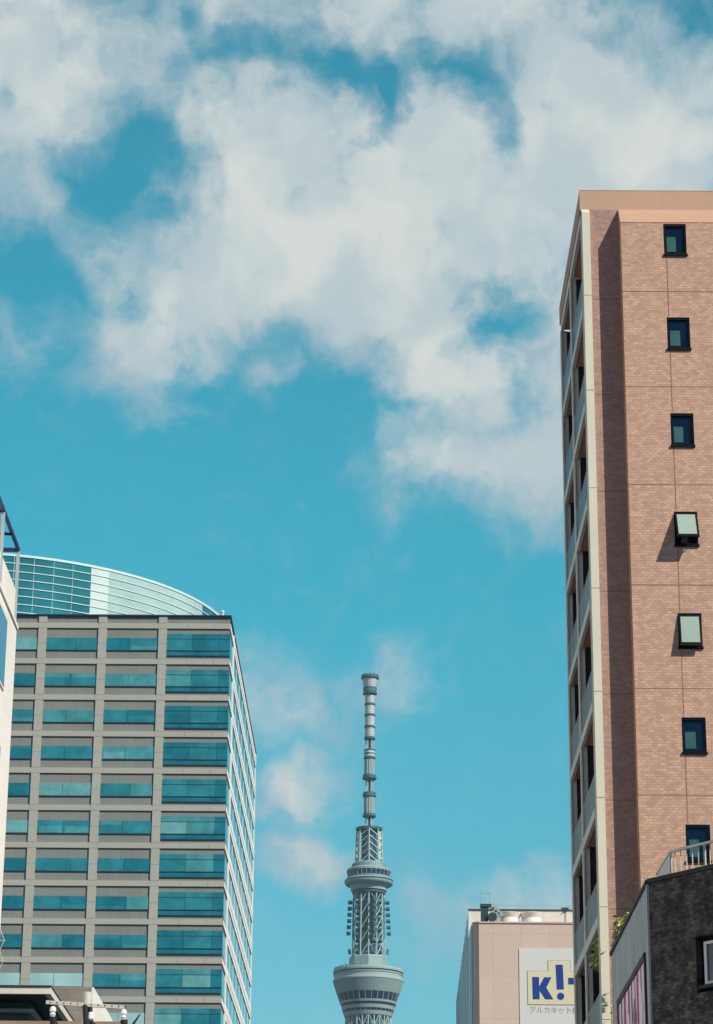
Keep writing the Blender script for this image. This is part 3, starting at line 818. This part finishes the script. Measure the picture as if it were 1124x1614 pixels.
# ================================================================== BROWN TILED APARTMENT BLOCK (right, 66 m away)
apt = thing('apartment_building', (9, 70, 0), 'tall brown tiled apartment block with small dark windows and narrow side balconies', 'apartment building')
WZ = [34.57 - 2.9 * k for k in range(12)]              # window heads
WX0, WX1 = 8.36, 9.0
FY, RY = 66.5, 67.0
w = MB()
w.box(7.15, WX0, FY, 67.3, 0, 34.62); w.box(WX1, 16, FY, 67.3, 0, 34.62)
ztop = 34.62
for zh in WZ:
    if zh - .98 < .2: continue
    w.box(WX0, WX1, FY, 67.3, zh, ztop) if ztop > zh + .001 else None
    ztop = zh - .98
w.box(WX0, WX1, FY, 67.3, 0, ztop)
wallmb = w
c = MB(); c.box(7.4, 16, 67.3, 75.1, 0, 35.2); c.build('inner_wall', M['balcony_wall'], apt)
t = MB()
t.box(6.05, 16, RY, 67.3, 35.25, 35.87); t.box(6.05, 6.3, 67.3, 75.1, 35.25, 35.87); t.box(6.3, 16, 74.9, 75.1, 35.25, 35.87)
t.slab_x([(66.49, 34.62), (66.995, 34.62), (66.995, 35.245), (66.96, 35.245)], 7.145, 16)
t.build('parapet', M['tile_band'], apt)
t = MB(); t.box(6.31, 15.9, 67.31, 74.89, 35.205, 35.245); t.build('roof', M['balcony_column'], apt)
tj = MB(); tj.box(8.42, 8.435, RY - .003, RY, 35.25, 35.86); tj.box(6.05, 16, RY - .006, RY + .31, 35.87, 35.885); tj.build('parapet_joint', M['tile_band'], apt)
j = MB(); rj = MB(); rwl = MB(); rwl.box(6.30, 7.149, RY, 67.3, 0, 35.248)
for k in range(12):
    z = 32.46 - 2.9 * k
    if z < .5: break
    j.box(7.16, 16, FY - .004, FY, z - .011, z + .011)
    rj.box(6.31, 7.14, RY - .004, RY, z - .03, z - .008)
ztop = 33.55
for zh in WZ:
    if zh - .98 < 3: break
    zn = zh - 2.9
    if zn < 1: break
    j.box(8.415, 8.437, FY - .0045, FY - .0005, zn + .03, zh - 1.04)
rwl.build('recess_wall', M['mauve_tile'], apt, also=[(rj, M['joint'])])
wallmb.build('wall', M['tile'], apt, also=[(j, M['joint'])])
for k in range(9):
    zh = WZ[k]; zl = zh - .98
    f = MB(); y0, y1 = FY + .02, FY + .12
    f.box(WX0, WX1, y0, y1, zh - .07, zh); f.box(WX0, WX1, y0, y1, zl, zl + .08)
    f.box(WX0, WX0 + .045, y0, y1, zl + .08, zh - .07); f.box(WX1 - .045, WX1, y0, y1, zl + .08, zh - .07)
    f.box(WX0 - .02, WX1 + .02, FY - .05, FY + .02, zl - .035, zl + .03)
    f.box(WX0, WX1, FY + .2, FY + .24, zl, zh)
    win = f.build('window', M['dark_frame'], apt)
    ax0, ax1 = WX0 + .06, WX1 - .06
    if k in (3, 4):                                     # awning sash pushed out at the bottom, frosted pane
        tilt = R(27 if k == 3 else 10); L_ = .93
        def S(u, v, o):                                 # u across, v down the sash, o outwards
            return (u, FY + .0 - math.sin(tilt) * v - math.cos(tilt) * o, zh - .06 - math.cos(tilt) * v + math.sin(tilt) * o)
        def sbox(mb, u0, u1, v0, v1, o0, o1):
            mb.hexa([S(u0, v0, o0), S(u1, v0, o0), S(u1, v1, o0), S(u0, v1, o0)], [S(u0, v0, o1), S(u1, v0, o1), S(u1, v1, o1), S(u0, v1, o1)])
        s = MB()
        sbox(s, WX0 + .02, WX1 - .02, 0, .045, 0, .04); sbox(s, WX0 + .02, WX1 - .02, L_ - .10, L_, 0, .04)
        sbox(s, WX0 + .02, WX0 + .065, .045, L_ - .10, 0, .04); sbox(s, WX1 - .065, WX1 - .02, .045, L_ - .10, 0, .04)
        sash = s.build('sash', M['dark_frame'], win)
        s = MB(); sbox(s, WX0 + .066, WX1 - .066, 0.046, L_ - .101, .01, .026); s.build('pane', M['frosted'], win)
        s = MB()
        for u in (WX0 + .03, WX1 - .03): s.bar((u, FY + .1, zl + .2), S(u, L_ - .15, 0), .02, .02)
        s.build('stay', M['dark_frame'], win)
    else:
        p = MB(); p.box(WX0 + .045, WX1 - .045, FY + .08, FY + .1, zl + .08, zh - .07); p.build('pane', M['dark_pane'], win)
        p = MB(); p.box(WX0 + .09, WX0 + .35 + .02 * (k % 2), FY + .068, FY + .078, zl + .14, zl + .60); p.build('blind', M['teal_blind'], win)
# pillar at the street corner with its sloped cap
p = MB()
p.box(6.08, 6.30, 66.7, 67.25, 0, 35.03)
p.slab_x([(66.7, 35.03), (67.0, 35.03), (67.0, 35.24), (66.96, 35.24)], 6.08, 6.30)
pil = p
pj = MB()
for k in range(11):
    z = 32.43 - 2.9 * k; pj.box(6.081, 6.299, 66.697, 66.7, z - .008, z + .008)
pil.build('corner_pillar', M['cream_paint'], apt, also=[(pj, M['joint'])])
for y0, y1 in ((71.0, 71.26), (74.84, 75.1)):
    p = MB(); p.box(6.10, 6.245, y0, y1, 0, 34.95); p.build('balcony_column', M['balcony_column'], apt)
    p = MB(); p.box(6.055, 6.098, y0 - .04, y1, 0, 34.95); p.build('column_trim', M['slab_paint'], apt)
    p = MB(); p.box(6.25, 7.4, y0 + .05, y1 - .05, 0, 34.95); p.build('partition', M['balcony_wall'], apt)  # dark sheet closing the bay, the recess shade put into its colour
for k in range(12):
    z = 35.06 - 2.9 * k
    for y0, y1 in ((67.26, 70.955), (71.265, 74.795)):
        s = MB(); s.box(6.065, 6.16, y0, y1, z - .15, z + .13); s.box(6.16, 7.395, y0, y1, z - .07, z + .10)
        sl = s.build('balcony_slab', M['slab_paint'], apt)
        s = MB(); s.box(6.165, 7.39, y0 + .01, y1 - .01, z - .10, z - .073); s.build('soffit', M['soffit'], sl)
        if k:
            s = MB(); s.box(6.105, 6.125, y0 + .02, y1 - .02, z + .135, z + 1.02); q = MB()
            for i in (1, 2): q.box(6.10, 6.13, y0 + (y1 - y0) * i / 3 - .015, y0 + (y1 - y0) * i / 3 + .015, z + .136, z + 1.019)
            gl = s.build('balustrade', M['balustrade'], apt, also=[(q, M['balcony_column'])])
            s = MB(); s.box(6.095, 6.14, y0, y1, z + 1.02, z + 1.06); s.build('handrail', M['balcony_column'], gl)

# ================================================================== DARK BRICK CORNER BUILDING (right foreground, 45 m away)
cb = thing('corner_building', (9, 46, 0), 'low dark brick corner building with grey concrete side and rooftop railing', 'building')
A = Vector((4.97, 45, 0)); U = Vector((.6160, -.7877, 0)); NO = Vector((-.7877, -.6160, 0))
def D(s, o, z):
    v = A + U * s + NO * o; return (v.x, v.y, z)
def dbox(mb, s0, s1, o0, o1, z0, z1):
    mb.hexa([D(s0, o0, z0), D(s1, o0, z0), D(s1, o1, z0), D(s0, o1, z0)], [D(s0, o0, z1), D(s1, o0, z1), D(s1, o1, z1), D(s0, o1, z1)])
HT = 11.08
w = MB()
dbox(w, 0, 1.10, 0, -.3, 0, HT); dbox(w, 2.75, 9, 0, -.3, 0, HT); dbox(w, 1.10, 2.75, 0, -.3, 0, 9.02); dbox(w, 1.10, 2.75, 0, -.3, 9.98, HT)
w.build('wall', M['dark_brick'], cb)
w = MB(); q = [D(.05, -.31, 0), D(9, -.31, 0), (17, 37, 0), (17, 52, 0), (5.0, 52, 0), (5.0, 45.3, 0)]
w.prism([(p[0], p[1]) for p in q], 0, HT - .12); w.build('inner_wall', M['dark_frame'], cb)
w = MB(); w.box(4.955, 4.995, 45.0, 52.0, 0, HT - .01); side = w.build('side_wall', M['grey_concrete'], cb)
w = MB(); w.slab_x([(45.0, 0), (45.0, HT - .02), (45.14, HT - .02), (45.14, 0)], 4.935, 4.953); w.build('corner_trim', M['frame_pale'], side)
c = MB(); dbox(c, -.0, 9, .035, -.34, HT, HT + .075); c.box(4.92, 5.2, 45.02, 52.05, HT, HT + .07); c.build('coping', M['coping'], cb)
f = MB(); s0, s1, z0, z1 = 1.10, 2.75, 9.02, 9.98
dbox(f, s0, s1, -.14, -.24, z1 - .05, z1); dbox(f, s0, s1, -.14, -.24, z0, z0 + .05); dbox(f, s0, s0 + .06, -.14, -.24, z0 + .05, z1 - .05); dbox(f, s1 - .06, s1, -.14, -.24, z0 + .05, z1 - .05)
win = f.build('window', M['dark_frame'], cb)
f = MB(); a0, a1, b0, b1 = 1.24, 2.68, 9.14, 9.88
dbox(f, a0, a1, -.05, -.12, b1 - .05, b1); dbox(f, a0, a1, -.05, -.12, b0, b0 + .06); dbox(f, a0, a0 + .06, -.05, -.12, b0 + .06, b1 - .05); dbox(f, a1 - .06, a1, -.05, -.12, b0 + .06, b1 - .05)
f.build('frame', M['white_frame'], win)
f = MB(); dbox(f, a0 + .062, a1 - .062, -.08, -.10, b0 + .062, b1 - .052); f.build('pane', M['grey_pane'], win)
f = MB(); dbox(f, 1.16, 2.72, .03, -.12, b0 - .06, b0 - .002); f.build('sill', M['coping'], win)
# display window with striped posters on the concrete side
pw = MB(); pw.box(4.915, 4.953, 45.62, 50.75, 9.86, 9.98); pw.box(4.92, 4.953, 50.66, 50.78, 6.5, 9.859); pw.box(4.92, 4.953, 45.60, 45.68, 6.5, 9.859)
pw = pw.build('display_window', M['coping'], cb)
pp = MB(); pp.box(4.94, 4.954, 45.69, 50.65, 6.5, 9.855); pp.build('poster', M['poster_white'], pw)
rr = random.Random(3); y = 45.72; kind = 0
reds = MB(); greys = MB()
while y < 50.5:
    wd = rr.uniform(.16, .46)
    if kind == 0: reds.box(4.934, 4.939, y, y + wd * .8, 6.5, 9.85)
    elif kind == 2: greys.box(4.934, 4.939, y, y + wd * .6, 6.5, 9.85)
    kind = (kind + 1) % 4; y += wd
reds.build('poster_stripe', M['poster_red'], pw); greys.build('poster_stripe', M['poster_grey'], pw)
for k in range(4):
    yy = 46.1 + k * 1.2; q = MB(); q.slab_x([(yy, 9.2), (yy + .3, 9.5), (yy + .55, 9.25), (yy + .4, 8.8), (yy + .12, 8.85)], 4.928, 4.933); q.build('poster_motif', M['poster_grey' if k % 2 else 'poster_white'], pw)
# roof railing
rl = thing('roof_terrace_railing', (5.6, 45.3, HT), 'pale metal railing with thin balusters on the dark brick roof', 'railing')
h = MB(); h.bar(D(-.23, -.8, 11.80), D(7, -.8, 11.80), .05, .045); h.bar(D(-.23, -.8, 11.80), (5.42, 47.6, 11.80), .04, .04); h.build('handrail', M['rail_paint'], rl)
h = MB()
for i in range(48): h.bar(D(-.12 + .145 * i, -.8, HT + .05), D(-.12 + .145 * i, -.8, 11.78), .016, .016)
h.bar(D(-.23, -.8, HT + .14), D(7, -.8, HT + .14), .03, .03); h.build('baluster', M['rail_paint'], rl)
h = MB()
for s in (-.23, .62, 2.4, 4.2, 6.0): h.bar(D(s, -.8, HT - .1), D(s, -.8, 11.79), .04, .04)
h.build('post', M['rail_paint'], rl)
h = MB(); v = D(-.23, -.8, 0); h.hexa([(v[0] - .01, v[1] + .02, HT), (v[0] + .01, v[1] + .02, HT), (5.44, 47.5, HT), (5.42, 47.5, HT)], [(v[0] - .01, v[1] + .02, 11.77), (v[0] + .01, v[1] + .02, 11.77), (5.44, 47.5, 11.77), (5.42, 47.5, 11.77)])
h.build('side_panel', M['rail_paint'], rl)

# ================================================================== PLANTS
def leaves(mb, c, rad, n, size, rg, droop=.3):
    for _ in range(n):
        while True:
            v = Vector((rg.uniform(-1, 1), rg.uniform(-1, 1), rg.uniform(-1, 1)))
            if v.length < 1: break
        p = Vector(c) + Vector((v.x * rad[0], v.y * rad[1], v.z * rad[2]))
        d = Vector((rg.uniform(-1, 1), rg.uniform(-1, 1), rg.uniform(-1, .4) - droop)).normalized()
        s = d.cross(Vector((rg.uniform(-1, 1), rg.uniform(-1, 1), rg.uniform(-1, 1)))).normalized()
        L_ = size * rg.uniform(.6, 1.4); W_ = L_ * .22
        mb.quad(p, p + d * L_ * .5 + s * W_, p + d * L_, p + d * L_ * .5 - s * W_)
rg = random.Random(8)
tr = thing('slender_tree', (6.62, 65.9, 0), 'slender yellow-green tree top showing above the grey concrete wall', 'tree')
q = MB(); pts = [(6.62, 65.9, 0), (6.60, 65.85, 5), (6.66, 65.9, 9.5), (6.62, 65.95, 12.6), (6.66, 65.9, 14.4)]
for i in range(4): q.tube(pts[i], pts[i + 1], .09 - .02 * i, .07 - .02 * i, n=8)
for i in range(16):
    z = 10.6 + i * .24; a = i * 2.4; q.tube((6.62, 65.9, z), (6.62 + .3 * math.cos(a), 65.9 + .3 * math.sin(a), z + .3), .014, .005, n=5)
q.build('trunk', M['bark'], tr)
a = MB(); b2 = MB()
for c, rad, n in (((6.58, 65.9, 14.3), (.2, .22, .36), 260), ((6.78, 65.85, 14.55), (.16, .2, .18), 120), ((6.5, 65.9, 13.85), (.18, .2, .25), 150), ((6.66, 65.9, 13.4), (.3, .3, .45), 150), ((6.62, 65.9, 12.4), (.38, .38, .6), 220), ((6.62, 65.9, 11.3), (.4, .4, .6), 220)):
    leaves(a, c, rad, n, .15, rg); leaves(b2, c, rad, n, .13, rg)
cr_ = a.build('crown', M['leaf'], tr, recalc=False); b2.build('pale_leaves', M['leaf_light'], cr_, recalc=False)
pl = thing('balcony_plant', (6.45, 68.6, 12.0), 'leafy potted plant brushing the balcony ceiling behind the cream pillar', 'potted plant')
MB().lathe((6.45, 68.6), [(.14, 11.99), (.2, 12.4), (.18, 12.42)], 16).build('pot', M['pot'], pl)
q = MB(); q.tube((6.45, 68.6, 12.3), (6.40, 68.5, 14.2), .022, .012, n=6); q.build('stem', M['bark'], pl)
a = MB(); b2 = MB()
for c, rad, n in (((6.28, 68.3, 14.30), (.22, .7, .26), 240), ((6.35, 68.6, 13.9), (.24, .4, .25), 90), ((6.2, 69.3, 14.15), (.12, .4, .2), 90)):
    leaves(a, c, rad, n, .15, rg); leaves(b2, c, rad, n, .14, rg)
fo = a.build('foliage', M['leaf'], pl, recalc=False); b2.build('pale_leaves', M['leaf_light'], fo, recalc=False)

# ================================================================== CREAM BUILDING at the left edge (its sunlit east wall, 35-60 m away)
wb = thing('cream_building', (-11, 48, 0), 'cream building at the left edge with sunlit side wall and blue windows', 'building')
w = MB(); w.box(-16, -8.47, 34, 60, 0, 20.44); w.build('wall', M['cream_wall'], wb)
w = MB(); w.box(-16, -8.54, 34, 59.95, 20.44, 21.36); w.build('parapet', M['cream_wall'], wb)
w = MB(); w.box(-16, -8.43, 33.97, 60.03, 20.36, 20.45); w.build('ledge', M['cream_wall'], wb)
ybars = [58.35, 55.2, 52.0, 48.8, 45.6, 42.4, 39.2]
for k in range(5):
    zt = 20.05 - 3.05 * k
    for y1, y0 in zip(ybars, ybars[1:]):
        f = MB(); f.box(-8.475, -8.44, y0 + .0, y1 - .12, zt - 1.75, zt)
        win = f.build('window', M['roof_white'], wb)
        p = MB(); p.box(-8.45, -8.432, y0 + .08, y1 - .2, zt - 1.67, zt - .08); p.build('pane', M['blue_window'], win)
fr = thing('roof_steel_frame', (-9, 58, 21.3), 'open dark blue steel frame standing on the cream building roof', 'steel frame')
q = MB()
for y in (60.0, 57.2, 54.4, 51.6):
    q.bar((-8.53, y, 22.40), (-12.0, y, 22.40), .07, .09)
q.bar((-8.53, 60.03, 22.40), (-8.53, 48, 22.40), .07, .09); q.bar((-12, 60.03, 22.40), (-12, 48, 22.40), .07, .09)
q.bar((-8.53, 58.75, 22.36), (-9.6, 57.2, 21.9), .05, .06)
q.build('beam', M['frame_blue'], fr)
q = MB()
for y in (60.0, 57.2, 54.4, 51.6):
    for x in (-8.53, -12.0): q.bar((x, y, 20.45 if x > -9 else 21.36), (x, y, 22.36), .075, .075)
q.build('post', M['frame_pale'], fr)

# ================================================================== LOW BUILDINGS at lower left
sb = thing('flat_roof_building', (-12, 72, 0), 'low building with thin pale flat roof slab and dark underside', 'building')
q = MB(); q.box(-24, -8.20, 68, 76, 12.90, 13.09); q.build('roof_slab', M['roof_white'], sb)
q = MB(); q.box(-24, -8.18, 67.96, 76.05, 13.092, 13.12); q.build('roof_edge', M['dark_soffit'], sb)
q = MB(); q.box(-23.9, -8.36, 68.15, 75.9, 12.86, 12.897); q.build('soffit', M['dark_soffit'], sb)
q = MB(); q.box(-24, -8.85, 69.1, 76, 0, 12.855); q.build('wall', M['dark_cladding'], sb)
q = MB(); q.box(-24, -9.0, 69.05, 69.1, 11.5, 12.62); q.build('window_strip', M['grey_pane'], sb)
q = MB(); q.box(-24, -8.72, 68.8, 76, 12.56, 12.64); q.build('canopy', M['frame_pale'], sb)
st = thing('stone_building', (-13, 104, 0), 'tan stone stair tower with cream sunlit side behind the flat roof', 'building')
q = MB(); q.box(-17, -10.48, 100, 110, 0, 18.5); q.build('wall', M['stone'], st)
q = MB(); q.box(-10.48, -10.40, 100.0, 108.0, 0, 18.48); q.build('side_wall', M['cream_wall'], st)
bs = thing('brown_roofed_shop', (-8, 59, 0), 'low shop with a brown roof edge beneath the utility pole crossarm', 'shop')
q = MB(); q.box(-14, -8.25, 60.3, 64.5, 0, 10.5); q.build('wall', M['stone'], bs)
q = MB(); q.box(-14, -5.42, 58.0, 64.4, 10.5, 10.64); q.build('roof_edge', M['brown_roof'], bs)

# ================================================================== UTILITY POLE
PX, PY = -6.60, 57.0
up_ = thing('utility_pole', (PX, PY, 0), 'concrete utility pole with steel crossarm and black cable ends at lower left', 'utility pole')
k_ = PY / 62.
def pz(z): return 1.6 + (z - 1.6) * k_
def pxx(x): return x * k_
PX = pxx(-6.60)
MB().tube((PX, PY, 0), (PX, PY, pz(11.62)), .17, .088, n=20).build('shaft', M['concrete_pole'], up_, smooth=True)
MB().tube((PX, PY, pz(11.62)), (PX, PY, pz(11.95)), .092, .092, n=20).build('cap', M['galv'], up_, smooth=False)
q = MB(); za = pz(11.66)
q.bar((pxx(-7.55), PY - .13, za + .02), (pxx(-5.70), PY - .13, za - .08), .075, .075)
xarm = q
q = MB()
for i in range(12):
    x = pxx(-7.45) + i * .15; q.tube((x, PY - .175, za + .015 - .0545 * i * .15 / 1.0), (x, PY - .165, za + .015 - .0545 * i * .15), .016, n=8)
xarm.build('crossarm', M['galv'], up_, also=[(q, M['rubber'])])
q = MB(); q.box(PX - .12, PX + .12, PY - .14, PY + .12, za - .07, za + .01); q.build('clamp', M['galv'], up_)
def insulator(x, z, lean):
    b0 = MB(); b0.lathe((x, PY - .13), [(.03, z - .02), (.065, z - .05), (.075, z - .12), (.045, z - .16), (.07, z - .19), (.04, z - .25)], 16)
    ins = b0.build('insulator', M['ceramic'], up_, smooth=False)
    b0 = MB(); b0.tube((x + .01, PY - .13, z - .26), (x + .03, PY - .13, z - .40), .085, .07, n=12)
    b0.tube((x + .03, PY - .13, z - .38), (x + .07, PY - .13, z - .95), .09, .10, n=12)
    if lean: b0.tube((x + .08, PY - .13, z - .55), (x + .36, PY - .13, z - .12), .045, .012, n=8)
    b0.build('cable_end', M['rubber'], ins)
insulator(pxx(-7.38), za - .05, False)
insulator(pxx(-5.70), za - .10, True)
q = MB(); q.tube((PX - .02, PY - .2, za - .05), (PX + .05, PY - .2, za - .5), .05, .075, n=10); q.tube((PX + .10, PY - .18, za - .1), (PX + .16, PY - .18, za - .62), .045, .05, n=10)
q.ball((PX + .17, PY - .18, za - .5), .09); q.build('cable', M['rubber'], up_)
q = MB(); q.lathe((PX - .03, PY - .2), [(.05, za - .78), (.09, za - .7), (.09, za - .55), (.05, za - .5)], 14); q.lathe((PX + .12, PY - .2), [(.03, za - .38), (.065, za - .34), (.05, za - .2)], 14); q.build('insulator', M['ceramic'], up_)

# ================================================================== TV AERIAL on the flat roof
AX, AY = -10.13, 69.5
an = thing('tv_aerial', (AX, AY, 13.1), 'thin white television aerial with swept elements at the left edge', 'aerial')
q = MB(); q.tube((AX, AY, 13.1), (AX, AY, 15.1), .02, n=8); q.build('mast', M['galv'], an)
q = MB()
for z in (14.57, 14.02):
    q.tube((AX, AY, z), (-9.65, AY, z), .014, n=6)
    for x, s in ((-9.69, 1), (-9.92, .9)):
        q.tube((x, AY, z), (x - .06, AY, z + .14 * s), .012, n=6); q.tube((x - .06, AY, z + .14 * s), (x - .10, AY, z + .27 * s), .012, n=6)
        q.tube((x, AY, z), (x - .06, AY, z - .14 * s), .012, n=6); q.tube((x - .06, AY, z - .14 * s), (x - .10, AY, z - .25 * s), .012, n=6)
q.build('element', M['galv'], an)

# ================================================================== HAZE: pale even air round everything, the sky outside it
hz = MB(); hz.box(-1500, 1500, -400, 2600, -1, 660)
hm = bpy.data.materials.new('haze_air'); hm.use_nodes = True
hm.node_tree.nodes.clear()
ho = hm.node_tree.nodes.new('ShaderNodeOutputMaterial'); hv = hm.node_tree.nodes.new('ShaderNodeVolumePrincipled')
hv.inputs['Color'].default_value = (.55, .88, .95, 1); hv.inputs['Density'].default_value = .00006; hv.inputs['Anisotropy'].default_value = .2
hm.node_tree.links.new(hv.outputs[0], ho.inputs['Volume'])
tag(hz.build('haze', hm), kind='stuff')
